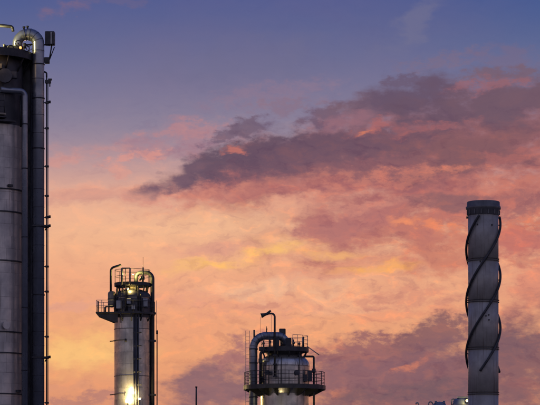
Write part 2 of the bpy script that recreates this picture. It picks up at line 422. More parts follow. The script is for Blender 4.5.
# ================================================================== tall column at the left edge
fr = Frame(-6, 144); k = fr.k; R = fr.m(29)
T1 = thing('distillation_column', 'tall clad column cut off by left edge with a thick pipe bending over its top', 'column', fr.base)
ztop = fr.z(58)
MB().lathe([(R*.3, .0), (R, 0), (R, ztop-.6), (R*.985, ztop-.25), (R*.8, ztop+.05), (0, ztop+.15)], n=64).build('shell', M_DARK, T1)  # bare dark top: shade below the top deck is put into its colour
edges = [fr.z(y) for y in (128, 139, 150, 161, 171, 181.5, 192, 203, 214.4, 226.5, 239, 251, 263, 275, 287, 299, 311, 322, 333.5, 344, 354.3, 364, 374, 384.5, 394.8, 406, 417)]
sheets(fr, T1, R+.005, edges, 14, R_(-45), R_(105), M_CLADB)
MB().lathe([(R+.006, .02), (R+.006, edges[-1]-.02)], n=48).build('lower_cladding', M_CLADB, T1)
for y in (192, 214.4, 263, 333.5, 354.3, 394.8):
    ring_part(T1, 'stiffener_ring', R+.03, fr.z(y), .07, .07, M_STEEL)
for y in (194.5, 264.8, 397): ring_part(T1, 'insulation_band', R+.03, fr.z(y), .03, .02, M_CLADB)
# big overhead pipe
r = fr.m(6)
path = bend([(fr.x(38.8), -.3, 0), fr.p(38.8, 35.6, -.3), fr.p(18, 35.6, -.3), fr.p(18, 53, -.3)], [fr.m(9.5), fr.m(9.5)], 12)
rs = [r]*len(path)
for i, p in enumerate(path):
    if p.x < fr.x(28): rs[i] = r*(.9 if p.x > fr.x(22) else .84)
ov = MB().tube(path, rs, 24).build('overhead_pipe', M_PIPE, T1)
bands(ov, path, r*.99, [fr.z(y) for y in (52, 80, 116, 134, 170, 190, 208, 246, 262, 279, 314, 332, 346, 376, 392)]+[fr.z(45)+d for d in (.2, .5, .8, 1.1)], M_DARK)
for y in (66, 100, 150, 227, 296, 358):
    MB().lathe([(r, 0), (r+.03, .0), (r+.03, .07), (r, .07)], n=24).build('pipe_band', M_STEEL, ov, (fr.x(38.8), -.3, fr.z(y)))
MB().lathe([(0,0), (fr.m(7.2),0), (fr.m(7.2),.10), (0,.10)], n=28).build('flange', M_STEEL, ov, (fr.x(18), -.3, fr.z(52)))
MB().lathe([(0,0), (fr.m(7.2),0), (fr.m(7.2),.09), (0,.09)], n=28).build('flange', M_STEEL, ov, (fr.x(18), -.3, fr.z(49.6)))
MB().lathe([(fr.m(5.2),-.5), (fr.m(5.2),.3)], n=24).build('nozzle', M_DARK, T1, (fr.x(18), -.3, fr.z(56)))
for x, y in ((24.5, 29.2), (28, 28.6)):
    MB().tube([(0,0,-.25), (0,0,.02)], .05, 8).tube([(0,0,.02), (0,0,.1)], .085, 8).build('vent_stub', M_STEEL, ov, fr.p(x, y, -.3))
MB().tube([fr.p(6, 50.6, -1.0), fr.p(14, 49.6, -.7)], .12, 12).tube([fr.p(5.4, 50.6, -1.0), fr.p(7.4, 50.4, -1.0)], .2, 12).build('side_valve', M_STEEL, T1)
MB().tube([fr.p(25, 46.4, -.4), fr.p(33, 45.6, -.4)], .05, 8).tube([fr.p(25.5, 50, -.5), fr.p(25.5, 45, -.5)], .09, 8).build('bypass_pipe', M_STEEL, T1)
# upper deck, rail behind, davit
MB().sector(R*.2, fr.m(39), fr.z(57.6), fr.z(55.4), 0, 2*PI, 48).build('top_deck', M_STEEL, T1)
MB().sector(fr.m(38.5), fr.m(39.2), fr.z(62), fr.z(54.2), 0, 2*PI, 48).build('toe_plate', M_STEEL, T1)
for a in range(-60, 120, 30):
    b = MB(); t = R_(a); x0, y0 = math.sin(t), -math.cos(t)
    b.tube([(R*x0, R*y0, fr.z(74)), (fr.m(38)*x0, fr.m(38)*y0, fr.z(58.5))], .05, 6).build('bracket', M_STEEL, T1)
railing(T1, fr.m(38.4), fr.z(55.4), fr.m(13), R_(100), R_(260), [R_(a) for a in range(100, 261, 20)], .022)
MB().tube(bend([fr.p(-20, 25.5, -.6), fr.p(13.5, 28.8, -.6), fr.p(14.2, 33.5, -.6)], .12), [.1]*2+[.09]*(9)+[.07], 10).build('davit_arm', M_STEEL, T1)
MB().tube([fr.p(-20, 25.5, -.6), fr.p(-20, 56, -.6)], .11, 10).build('davit_post', M_STEEL, T1)
# mid deck with rail
zd = fr.z(119)
MB().sector(R, R+.62, zd-.10, zd, R_(-80), R_(24), 28).build('side_deck', M_DRUM, T1)
for y in (122.5, 126): MB().sector(R, R+.60, fr.z(y)-.05, fr.z(y)+.03, R_(-80), R_(40 if y > 124 else 26), 28).build('deck_beam', M_STEEL, T1)
railing(T1, R+.6, zd, fr.m(18.4), R_(-80), R_(22), [R_(a) for a in (-50, -28, -8, 14, 22)], .03, None, 2)
# manway and plates in the dark zone, shade below the deck put into their colour
MB().tube([(fr.x(9), -R-.35, fr.z(82)), (fr.x(9), -R+.3, fr.z(82))], fr.m(5.5), 24).tube([(fr.x(9), -R-.4, fr.z(82)), (fr.x(9), -R-.3, fr.z(82))], fr.m(7), 24).build('manway', M_DARK, T1)
MB().box((fr.x(17), -R*.9, fr.z(80)), (.32, .3, .42)).build('junction_box', M_DARK, T1)
MB().box((fr.x(3), -R-.1, fr.z(72)), (.3, .2, .3)).build('junction_box', M_DARK, T1)
for px, py in ((7.5, 327.5),):
    t = math.asin((px-fr.cx)*fr.k/R); c = Vector((R*math.sin(t), -R*math.cos(t), fr.z(py))); u = Vector((math.sin(t), -math.cos(t), 0))
    MB().tube([c-u*.1, c+u*.26], .17, 18).tube([c+u*.2, c+u*.28], .23, 18).build('nozzle', M_CLADB, T1)
for px, py in ((19, 392), (12, 189)):
    t = math.asin((px-fr.cx)*fr.k/R); c = Vector((R*math.sin(t), -R*math.cos(t), fr.z(py))); u = Vector((math.sin(t), -math.cos(t), 0))
    MB().box(c+u*.08, (.3, .2, .16), t).build('support_lug', M_STEEL, T1)
# hand wheels and a rail stub on the head
for px, py, y in ((20.5, 47.5, -.95), (13.5, 53.2, -1.25), (28.5, 52.5, -.9)):
    MB().tube([fr.p(px, py, y), fr.p(px, py+.2, y-.35)], .035, 8).tube([(fr.x(px)+.17*math.cos(a), y-.35+.02, fr.z(py)+.17*math.sin(a)) for a in [2*PI*i/14 for i in range(15)]], .03, 6).build('hand_wheel', M_STEEL, T1)
MB().box(fr.p(15.5, 52.8, -.9), (.5, .4, .36)).build('valve_body', M_STEEL, T1)
# lagged riser turning into the shell
pa = bend([(fr.x(27), -R*.72, 0), fr.p(27, 95, -R*.72), fr.p(4, 95, -R-.12), ], .32, 8)
ri = MB().tube(pa, fr.m(2.9), 16).build('lagged_riser', M_PIPE, T1)
for y in (128, 172, 240, 310, 372): MB().lathe([(fr.m(2.9), 0), (fr.m(3.4), 0), (fr.m(3.4), .06), (fr.m(2.9), .06)], n=16).build('pipe_band', M_STEEL, ri, (fr.x(27), -R*.72, fr.z(y)))
MB().box((fr.x(29.2), .45, fr.z(58)/2), (fr.m(15.6), .16, fr.z(58))).build('cable_tray', M_STEEL, T1)  # added dark panel, stands in for the darkness between riser and big pipe
MB().tube([(fr.x(31.4), .1, 0), fr.p(31.4, 57, .1)], fr.m(1.5), 12).build('downcomer', M_DARK, T1)
MB().tube([(fr.x(22.5), -R*.62, fr.z(130)), (fr.x(22.5), -R*.62, fr.z(99))], .05, 8).build('conduit', M_STEEL, T1)
# slim vent line on the right of the big pipe
vl = MB().tube([(fr.x(47), -.25, 0), fr.p(47, 77, -.25)], .042, 8).tube(bend([fr.p(47, 78, -.25), fr.p(47, 73.5, -.25), fr.p(44.5, 72.5, -.25)], .08), .05, 8).build('slim_riser', M_STEEL, T1)
MB().tube([(fr.x(48.4), -.28, 0), fr.p(48.4, 84, -.28)], .026, 6).build('conduit', M_GREY, T1)  # pale line added for the light reflection along the slim riser
b = MB().box(fr.p(48.4, 82.5, -.25), (.36, .22, .2)); b.tube([fr.p(50.2, 82, -.25), fr.p(50.2, 87.5, -.25)], .035, 6); b.box(fr.p(50.4, 80.3, -.25), (.22, .16, .1)); b.build('valve', M_STEEL, vl)
for y, big in ((103.5, 1), (129, 0), (167, 0), (196.5, 0), (218, 1), (227, 2), (267, 0), (292, 0), (337, 0), (358, 2), (403, 0)):
    b = MB().box(fr.p(47.4, y, -.26), (.22, .18, .11)); b.tube([fr.p(41, y, -.3), fr.p(47, y, -.26)], .03, 6)
    if big: b.tube([fr.p(47, y-.6, -.3), fr.p(51, y-1.2, -.3)], .05, 8); b.tube([fr.p(50.2, y-2, -.3), fr.p(50.2, y+.6, -.3)], .06, 8)
    if big == 2: b.box(fr.p(41, y, -.3), (.95, .85, .10)); b.tube([fr.p(45.5, y+4, -.3), fr.p(47.5, y, -.3)], .035, 6)
    b.build('pipe_clamp', M_STEEL, vl)
# box floodlight, seen from behind, on its arm
FL = thing('floodlight', 'dark box floodlight with a pale stripe, on an arm right of the bent pipe', 'floodlight', (fr.base[0]+fr.x(50), fr.base[1], fr.z(46)))
ox, oz = fr.x(50), fr.z(46)
def q(px, py, y=0): return (fr.x(px)-ox, y, fr.z(py)-oz)
MB().box(q(50, 38.5), (fr.m(9.6), .42, fr.m(13.6))).build('housing', M_STEEL, FL)
MB().box(q(51.6, 38.6, -.225), (fr.m(1.6), .03, fr.m(11.6))).build('cooling_fin', M_GREY, FL)
MB().box(q(53.6, 38.6, -.222), (fr.m(1.2), .03, fr.m(11.6))).build('cooling_fin', M_DARK, FL)
MB().tube([q(43.5, 45, -.1), q(50, 45.3, 0)], .045, 8).tube([q(51.8, 45), q(49.6, 58)], .04, 8).tube([q(54.5, 47), q(49.4, 60)], .03, 8).box(q(47.2, 60.8, -.1), (fr.m(5), .3, fr.m(6))).build('bracket', M_STEEL, FL)
# small amber lamps on the column head
def small_lamp(px, py, y, label, power, rad, mat, colr, fr, off=.25, cat='lamp', grp=None, aim=(0,-1,0)):
    o = thing('bulkhead_lamp', label, cat, (fr.base[0]+fr.x(px), fr.base[1]+y, fr.z(py)), grp)
    MB().lathe([(0,-rad*1.1), (rad*.9,-rad*1.1), (rad*1.1,-rad*.2), (rad*.7, rad*.8), (0, rad)], n=14).build('housing', M_STEEL, o, (0, rad*.9, 0))
    b = MB(); b.lathe([(0,-rad), (rad*.6,-rad*.8), (rad, 0), (rad*.6, rad*.8), (0, rad)], n=14); b.build('lens', mat, o)
    l = bpy.data.lights.new('lamp_light', 'POINT'); l.energy = power; l.color = colr; l.shadow_soft_size = rad
    lo = bpy.data.objects.new('lamp_light', l); COL.objects.link(lo); lo.parent = o; lo.location = (aim[0]*off, aim[1]*off, aim[2]*off)
    return o
small_lamp(22.2, 51, -1.0, 'small amber lamp under the lit elbow of the bent pipe', 2, fr.m(1.5), M_GLOWO, (1,.62,.22), fr)
small_lamp(-6, 41, -1.3, 'yellow lamp left of the lit elbow on the tall column', 330, fr.m(.7), M_GLOWY, (1,.84,.32), fr, aim=(.25,-.25,.0))
MB().tube([fr.p(-20, 42.5, -.7), fr.p(-6, 42.2, -1.2)], .035, 8).build('lamp_arm', M_STEEL, T1)
small_lamp(.2, 68, -R-.35, 'small orange lamp at left edge below the top deck', 16, fr.m(1.6), M_GLOWO, (1,.62,.25), fr)

# ================================================================== slim column with a drum on its side deck
fr = Frame(132.5, 216); k = fr.k; R = fr.m(18)
T2 = thing('distillation_column', 'slim silver column with bright floodlight near its foot and a drum on its side deck', 'column', fr.base)
zt = fr.z(297)
MB().lathe([(R*.3,0), (R,0), (R,zt)], n=64).build('shell', M_CLADS, T2)
MB().lathe([(R,zt+.004), (R*.97, zt+.22), (R*.82, zt+.46), (R*.5, zt+.64), (0, zt+.7)], n=64).build('head', M_DARK, T2)
edges = [fr.z(y) for y in (318, 329.5, 341, 353, 364.7, 376.5, 388.5, 400.5, 412.5, 424.5)]
sheets(fr, T2, R+.004, edges, 16, R_(-105), R_(105), M_CLADS, gap=.016)
for y in (329.5, 376.5): ring_part(T2, 'insulation_band', R+.02, fr.z(y), .05, .03, M_DARK)
ring_part(T2, 'head_flange', R+.0, fr.z(297.5), .16, .10, M_DARK)
MB().lathe([(R+.05, fr.z(318.5)), (R+.05, fr.z(299))], n=48).build('head_lagging', M_DARK, T2)  # dark insulation, with the shadows around the head put into its colour
for y in (303, 309): ring_part(T2, 'insulation_band', R+.05, fr.z(y), .05, .03, M_STEEL)
# side deck
zd = fr.z(313.3)
b = MB(); W = fr.m(36)
b.sector(R+.02, fr.m(22.5), zd-.16, zd, R_(-180), R_(180), 56)
b.build('ring_walkway', M_STEEL, T2)
b = MB(); x0, x1 = fr.x(97), fr.x(119)
b.box(((x0+x1)/2, -.5, zd-.07), (x1-x0, 2.3, .13)); b.build('side_deck', M_STEEL, T2)
for yy in (-1.45, -.5, .45):
    v = [(x0+.1, yy-.05, zd-.14), (x1, yy-.05, zd-.14), (x1-.02, yy-.05, fr.z(324)), (x1-.35, yy-.05, fr.z(323.4)), (x0+.15, yy-.05, zd-.32)]
    v += [(a, c+.1, d) for a, c, d in v]
    MB()._add(v, [(0,1,2,3,4), (9,8,7,6,5)]+[(i, (i+1) % 5, (i+1) % 5+5, i+5) for i in range(5)]).build('deck_bracket', M_STEEL, T2)
for a in range(-30, 120, 30):
    t = R_(a); MB().tube([(R*math.sin(t), -R*math.cos(t), fr.z(322)), (fr.m(22)*math.sin(t), -fr.m(22)*math.cos(t), zd-.14)], .06, 6).build('bracket', M_STEEL, T2)
b = MB(); zr = zd+fr.m(11.6)
for h in (fr.m(11.6), fr.m(6)):
    b.tube([(x1-.4, -1.6, zd+h), (x0+.06, -1.6, zd+h), (x0+.06, .6, zd+h), (x1-.4, .6, zd+h)], .02, 6)
ra = b.build('railing', M_GREY, T2)
post = MB().tube([(0,0,0), (0,0,fr.m(11.6))], .024, 6).mesh('post'); post.materials.append(M_GREY)
pw = MB().tube([(0,0,0), (0,0,fr.m(10.5))], .05, 6).mesh('post'); pw.materials.append(M_STEEL)
for (px, yy) in ((97.7, -1.6), (103, -1.6), (97.7, .6), (103, .6), (97.7, -.5)): link('post', post, ra, (fr.x(px), yy, zd))
link('post', pw, ra, (fr.x(99.6), -1.6, zd))
# drum on legs, vent pipe
rd = fr.m(3.9); dz0, dz1 = fr.z(308), fr.z(291.5); dx, dy = fr.x(112.2), -.55
dr = MB().lathe([(0,dz0), (rd*.6,dz0+.04), (rd*.93,dz0+.14), (rd,dz0+.28), (rd,dz1-.28), (rd*.93,dz1-.14), (rd*.6,dz1-.04), (0,dz1)], (dx, dy), 24).build('drum', M_DRUM, T2)
for s_ in (-1, 1):
    for u in (-1, 1): MB().tube([(dx+s_*rd*.75, dy+u*rd*.75, zd), (dx+s_*rd*.75, dy+u*rd*.75, dz0+.3)], .05, 6).build('leg', M_STEEL, dr)
ring_part(dr, 'band', rd, (dz0+dz1)/2, .06, .03, M_STEEL, n=24).location = (dx, dy, 0)
MB().tube(bend([(fr.x(111.2), dy, dz1-.1), fr.p(111.2, 268.6, dy), fr.p(121.5, 265.9, dy-.3)], .34), .098, 12).build('vent_pipe', M_STEEL, T2)
MB().tube([fr.p(105.8, 308, -.9), fr.p(105.8, 313, -.9)], .09, 8).tube([fr.p(105.8, 308, -.9), fr.p(109, 306.5, -.6)], .06, 8).build('drain_valve', M_STEEL, T2)
railing(T2, fr.m(22.2), zd, fr.m(11.2), R_(-20), R_(180), [R_(a) for a in (-20, 5, 32, 60, 92, 120, 150, 180)], .026, M_STEEL, 1)
ladder(T2, fr.x(124.5), -R-.2, zd, fr.z(271), .4, .035, M_STEEL)
for px, py, w_, h_ in ((120, 306, .5, .75), (130, 303, .34, .5), (146, 304, .42, .8), (134.5, 309, .3, .42)):
    t = (px-132.5)*fr.k; yy = -math.sqrt(max(R*R-t*t, .01))-.2
    MB().box((t, yy, fr.z(py)), (w_, .3, h_)).build('junction_box', M_PIPE, T2)
for px, y0, y1 in ((128, 312, 290), (139.5, 312, 288), (142, 318, 296), (117.5, 312, 289)):
    t = (px-132.5)*fr.k; yy = -math.sqrt(max(R*R-t*t, .01))-.14
    MB().tube(bend([(t, yy, fr.z(y0)), (t, yy, fr.z(y1)), (t*.6, yy*.5, fr.z(y1-1))], .2), .07, 8).build('pipe', M_STEEL, T2)
# top deck
zd2 = fr.z(283.2); Rt = fr.m(18.2)
MB().sector(.02, Rt, zd2-.30, zd2, 0, 2*PI, 40).build('top_deck', M_STEEL, T2)
for a in (-75, -35, 15, 50, 80, 120, 180, 240):
    t = R_(a); MB().tube([(R*.8*math.sin(t), -R*.8*math.cos(t), zt+.2), (R*.92*math.sin(t), -R*.92*math.cos(t), zd2-.1)], .07, 8).build('deck_support', M_STEEL, T2)
MB().lathe([(fr.m(4.6), zt+.5), (fr.m(4.6), zt+.75), (fr.m(6.2), zt+.75), (fr.m(6.2), zt+.9), (fr.m(4), zt+.9), (fr.m(4), zd2)], n=28).build('nozzle', M_DRUM, T2)
railing(T2, Rt-.05, zd2, fr.m(12.8), R_(-90), R_(270), [R_(a) for a in (-76, -30, -3, 38, 66, 110, 150, 190, 230)], .024, M_STEEL, 1)
# ladder hoops above the top deck
b = MB(); 
for xx in (122.6, 131.2):
    b.tube(bend([fr.p(xx, 287, -Rt-.1), fr.p(xx+(1 if xx < 127 else -.2), 280, -Rt-.2), fr.p(xx+(.3 if xx < 127 else 0), 270.2, -Rt-.15)], .3), .07, 8)
b.tube([fr.p(122.9, 270.2, -Rt-.15), fr.p(131.2, 270.2, -Rt-.15)], .05, 8); b.build('ladder_hoop', M_DRUM, T2)
# overhead pipe: out of the head, over and down the right side
r2 = fr.m(2.05)
ovp = MB().tube(bend([fr.p(136, 292, .1), fr.p(136, 272.6, .1), fr.p(152.5, 272.6, -.1), (fr.x(152.5), -.1, 0)], [fr.m(5.2), fr.m(6.5)], 10), r2, 18).build('overhead_pipe', M_STEEL, T2)
for y in (290, 286): MB().lathe([(0,0), (fr.m(3.2),0), (fr.m(3.2),.09), (0,.09)], n=18).build('flange', M_STEEL, ovp, (fr.x(136), .1, fr.z(y)))
for y in (313.5, 341, 395): 
    b = MB().box(fr.p(152.8, y, -.1), (fr.m(6.4), .5, .18)); b.tube([fr.p(148, y, -.2), fr.p(156, y, -.2)], .05, 6); b.build('pipe_clamp', M_STEEL, ovp)
MB().tube([fr.p(140, 281.5, -.9), fr.p(143, 277.5, -.9)], .09, 8).box(fr.p(143.2, 279, -.9), (.35, .3, .3)).build('valve', M_STEEL, T2)
MB().tube([fr.p(143.6, 283, -.9), fr.p(143.6, 268.5, -.9)], .065, 8).tube([fr.p(143.6, 269, -.9), fr.p(143.6, 258, -.9)], .014, 6).build('lightning_rod', M_STEEL, T2)
MB().tube([(fr.x(157), .1, 0), fr.p(157, 330, .1)], .05, 8).tube([fr.p(157, 334, .1), fr.p(157, 330.5, .1)], .085, 8).build('slim_riser', M_STEEL, T2)
MB().tube([(fr.x(156.2), .4, fr.z(330)), fr.p(156.2, 300, .4)], .018, 6).build('conduit', M_GREY, T2)
# cable tray down the front, clips, lugs
ct = MB().box((fr.x(137.4), -R*.96-.10, fr.z(320)/2), (fr.m(5.4), .05, fr.z(320))).build('cable_tray', M_STEEL, T2)
for px, rr in ((135.2, .07), (137.2, .10), (139.6, .055)): MB().tube([(fr.x(px), -R*.96-.19, 0), (fr.x(px), -R*.96-.19, fr.z(316))], rr, 10).build('conduit', M_DARK, ct)
for y in range(334, 420, 13): MB().box((fr.x(138.4), -R*.95-.2, fr.z(y)), (fr.m(8.4), .12, .09)).build('tray_clip', M_STEEL, ct)
for y in (341, 394.5):
    b = MB().arc_bar(R+.10, fr.z(y), R_(-95), R_(-18), .035); b.tube([(-R-.08, 0, fr.z(y)), (fr.x(109.8), 0, fr.z(y+.3))], .05, 6)
    t = R_(-18); b.tube([((R+.1)*math.sin(t), -(R+.1)*math.cos(t), fr.z(y-1)), ((R+.1)*math.sin(t), -(R+.1)*math.cos(t), fr.z(y+2.2))], .07, 8); b.build('support_lug', M_STEEL, T2)
# work floodlights
def flood(px, py, y, label, power, wd, fr):
    o = thing('floodlight', label, 'floodlight', (fr.base[0]+fr.x(px), fr.base[1]+y, fr.z(py)), 'floodlights clamped low on the slim column')
    hh = wd*.8
    MB().box((0,.09,-hh*.04), (wd, .14, hh)).box((0,.2,-hh*.04), (wd*.6, .12, hh*.6)).build('housing', M_STEEL, o)
    MB().box((0,-.0,0), (wd*.9, .05, hh*.84)).build('lens', M_GLOWW, o)
    MB().tube([(0,.2,-hh*.3), (0,abs(y+R)-.02,-hh*.5)], .04, 8).build('bracket', M_STEEL, o)
    l = bpy.data.lights.new('flood_light', 'POINT'); l.energy = power; l.color = (1,.72,.27); l.shadow_soft_size = .14
    lo = bpy.data.objects.new('flood_light', l); COL.objects.link(lo); lo.parent = o; lo.location = (0, -.02, hh*.75)
flood(132.6, 394, -R-.55, 'upper glaring floodlight of the bright pair low on the slim column', 620, .24, fr)
flood(128.8, 402.5, -R-.8, 'lower glaring floodlight of the bright pair low on the slim column', 1200, .34, fr)
flood(140.6, 400, -R-.5, 'small yellow floodlight right of the glaring pair on the slim column', 110, .2, fr)
small_lamp(133.2, 275.5, -.5, 'yellow lamp on the top deck of the slim column', 480, .07, M_GLOWY, (1,.8,.2), fr, aim=(.2,-.4,.6))
small_lamp(129, 290.3, -R*.85, 'yellow lamp just under the top deck of the slim column', 160, .06, M_GLOWY, (1,.72,.2), fr, aim=(.5,-.5,0))

# ================================================================== squat drum-headed tower in the middle
fr = Frame(284.5, 200); k = fr.k; R = fr.m(24.8)
T3 = thing('process_tower', 'squat round tower with railed ring platform and a goose neck vent pipe on top', 'tower', fr.base)
zs = fr.z(366); b_ = fr.m(14)
MB().lathe([(R*.3,0), (R*.97,0), (R*.97,fr.z(392)), (R,fr.z(391)), (R,zs)], n=72).build('shell', M_CLAD, T3)
MB().lathe([(R,zs+.003)]+[(R*math.cos(t), zs+b_*math.sin(t)) for t in [PI/2*i/10 for i in range(1, 11)]], n=72).build('head', M_CLAD, T3)
for a in range(0, 360, 20):
    t0 = R_(a+6); MB().tube([((R*math.cos(q)+.012)*math.sin(t0), -(R*math.cos(q)+.012)*math.cos(t0), zs+(b_+.012)*math.sin(q)) for q in [PI/2*i/8 for i in range(7)]], .010, 6).build('head_seam', M_PIPE, T3)
sheets(fr, T3, R*.97+.004, [fr.z(y) for y in (394, 405, 416, 427)], 18, R_(-105), R_(105), M_CLAD)
for y in (366.5, 380): ring_part(T3, 'insulation_band', R, fr.z(y), .05, .025, M_DARK, n=64)
# skirt of lagging sheets above the deck
sheets(fr, T3, R+.004, [fr.z(y) for y in (366.2, 376, 385.6)], 16, R_(-105), R_(105), M_CLAD)
# ring platform
zd = fr.z(386.5); Ro = fr.m(41)
MB().sector(R, Ro, zd-.10, zd, 0, 2*PI, 72).build('ring_platform', M_STEEL, T3)
MB().sector(Ro-.03, Ro+.012, zd-.30, zd+.06, 0, 2*PI, 72).build('toe_plate', M_STEEL, T3)
br_me = None
for a in range(0, 360, 24):
    if br_me is None:
        v = [(-.05, -R, zd-.1), (-.05, -Ro+.04, zd-.1), (-.05, -Ro+.04, zd-.3), (-.05, -R-.5, zd-.72), (-.05, -R, zd-.85)]; v += [(.05, y, z) for _, y, z in v]
        br_me = MB()._add(v, [(0,1,2,3,4), (9,8,7,6,5)]+[(i, (i+1) % 5, (i+1) % 5+5, i+5) for i in range(5)]).mesh('bracket'); br_me.materials.append(M_STEEL)
    link('bracket', br_me, T3, (0,0,0), R_(a+8))
railing(T3, Ro-.08, zd, fr.m(14), 0, 2*PI, [R_(a) for a in range(-84, 276, 15)], .026, M_STEEL, 3)
# top deck on the dome
zt = fr.z(348.2); Rt = fr.m(24)
MB().sector(.02, Rt, zt-.12, zt, 0, 2*PI, 48).sector(Rt-.04, Rt+.02, zt-.34, zt+.04, 0, 2*PI, 48).build('top_deck', M_STEEL, T3)
MB().lathe([(fr.m(17), fr.z(357.5)), (fr.m(17.4), fr.z(354)), (Rt-.1, fr.z(351))], n=40).build('deck_skirt', M_STEEL, T3)
for a in range(0, 360, 30):
    t = R_(a+12); MB().tube([(fr.m(20)*math.sin(t), -fr.m(20)*math.cos(t), fr.z(358)), (fr.m(23.2)*math.sin(t), -fr.m(23.2)*math.cos(t), fr.z(351))], .05, 6).build('deck_support', M_STEEL, T3)
railing(T3, Rt-.04, zt, fr.m(12), R_(20), R_(330), [R_(a) for a in (20, 33, 50, 76, 100, 130, 160, 190, 215, 240, 262, 300)], .02, M_GREY, 2)
MB().tube([(fr.x(303.2), -Rt*.6, zt), (fr.x(303.2), -Rt*.6, zt+fr.m(10.5))], .07, 8).build('level_gauge', M_STEEL, T3)
MB().tube([fr.p(306.6, 346.8, -.8), fr.p(319, 355.6, -.8)], .045, 6).build('stay_rod', M_GREY, T3)
# thick overhead pipe on the left
rp = fr.m(3.9)
op = MB().tube(bend([(fr.x(253.6), -.6, 0), fr.p(253.6, 336.4, -.6), fr.p(286.4, 336.4, -.4), fr.p(286.4, 352, -.2)], [fr.m(12), fr.m(9)], 12), rp, 24).build('overhead_pipe', M_PIPE, T3)
bands(op, [(fr.x(253.6), -.6, 0), fr.p(253.6, 348.4, -.6)], rp, [fr.z(y) for y in (357, 371, 378, 390, 404)], M_DARK)
bands(op, bend([(fr.x(253.6), -.6, 0), fr.p(253.6, 336.4, -.6), fr.p(286.4, 336.4, -.4), fr.p(286.4, 352, -.2)], [fr.m(12), fr.m(9)], 12), rp, [fr.z(348.4)+d for d in (.15, .5, .85, 1.2, 1.7, 2.2, 2.6, 2.95)], M_DARK)
for y in (350, 364, 398): MB().lathe([(rp,0), (rp+.06,0), (rp+.06,.08), (rp,.08)], n=24).build('pipe_band', M_STEEL, op, (fr.x(253.6), -.6, fr.z(y)))
for y in (347.8, 345.8): MB().lathe([(0,0), (rp+.14,0), (rp+.14,.1), (0,.1)], n=24).build('flange', M_STEEL, op, (fr.x(286.4), -.25, fr.z(y)))
MB().tube([fr.p(254.2, 340, -.6), fr.p(254.2, 330.5, -.6)], .07, 8).build('vent_stub', M_STEEL, op)
MB().tube([fr.p(266.6, 333.6, -.6), fr.p(266.6, 329.6, -.6)], .04, 8).tube([fr.p(266.2, 329.6, -.6), fr.p(267.4, 329.6, -.6)], .06, 8).tube([fr.p(266.6, 329, -.6), fr.p(266.4, 327, -.6)], .025, 6).build('valve', M_STEEL, op)
# bypass line behind the thick pipe
MB().tube(bend([(fr.x(260.6), -1.3, fr.z(386)), fr.p(260.6, 353, -1.3), fr.p(266, 350.5, -1.2), fr.p(270, 354, -1.2)], [.3, .2]), .12, 10).box(fr.p(260.6, 362, -1.3), (.34, .3, .4)).box(fr.p(261.4, 350, -1.3), (.4, .3, .34)).build('bypass_pipe', M_STEEL, T3)
MB().box(fr.p(276.2, 343.6, -.7), (fr.m(6.4), .5, fr.m(9))).tube([fr.p(276.2, 346, -.7), fr.p(276.2, 352, -.7)], .2, 12).build('control_valve', M_STEEL, T3)
MB().box(fr.p(282.4, 333.4, .4), (fr.m(6.6), .55, fr.m(10))).tube([fr.p(282.4, 338, .4), fr.p(282.4, 349, .4)], .18, 12).build('motor', M_STEEL, T3)
MB().box(fr.p(288.6, 343.4, -.5), (fr.m(5.6), .6, fr.m(9.4))).tube([fr.p(288.6, 347, -.5), fr.p(288.6, 351, -.5)], .3, 14).build('valve_block', M_STEEL, T3)
# goose neck vent
gy = -R-.12
vp = MB().tube(bend([fr.p(274.7, 379, gy), fr.p(274.7, 315.6, gy), fr.p(268.4, 315.9, gy)], .3), .082, 12).build('goose_neck_vent', M_STEEL, T3)
MB().tube([fr.p(268.6, 315.8, gy), fr.p(265, 316.8, gy), fr.p(261.2, 318, gy)], [.09, .12, .21], 12).build('vent_mouth', M_STEEL, vp)
MB().tube([fr.p(265.8, 316.6, gy), fr.p(270.8, 312.9, gy)], .085, 8).build('vent_flap', M_STEEL, vp)
for y in (357, 366, 378): MB().box(fr.p(274.7, y, gy), (.32, .22, .12)).build('pipe_clamp', M_STEEL, vp)
MB().tube([fr.p(260.4, 319, gy), fr.p(260.4, 336, gy+.4)], .012, 5).build('stay_wire', M_GREY, T3)
MB().tube([fr.p(271.4, 317, gy), fr.p(271.4, 336, gy+.4)], .012, 5).build('stay_wire', M_GREY, T3)
# right hand line
MB().tube(bend([fr.p(303, 357.4, -1.1), fr.p(313.6, 357.4, -1.1), (fr.x(314), -1.1, 0)], .12), .085, 10).box(fr.p(313.6, 371.5, -1.1), (.3, .3, .34)).build('drain_line', M_STEEL, T3)
MB().box(fr.p(309.5, 377, -1.3), (.4, .3, .9)).build('instrument_box', M_DARK, T3)
for px, py in ((297, 374), (267, 374)):
    MB().tube([fr.p(px, py, -R*.86-.2), fr.p(px, py, -R*.7)], .16, 16).tube([fr.p(px, py, -R*.86-.24), fr.p(px, py, -R*.86-.16)], .22, 16).build('nozzle', M_DARK, T3)
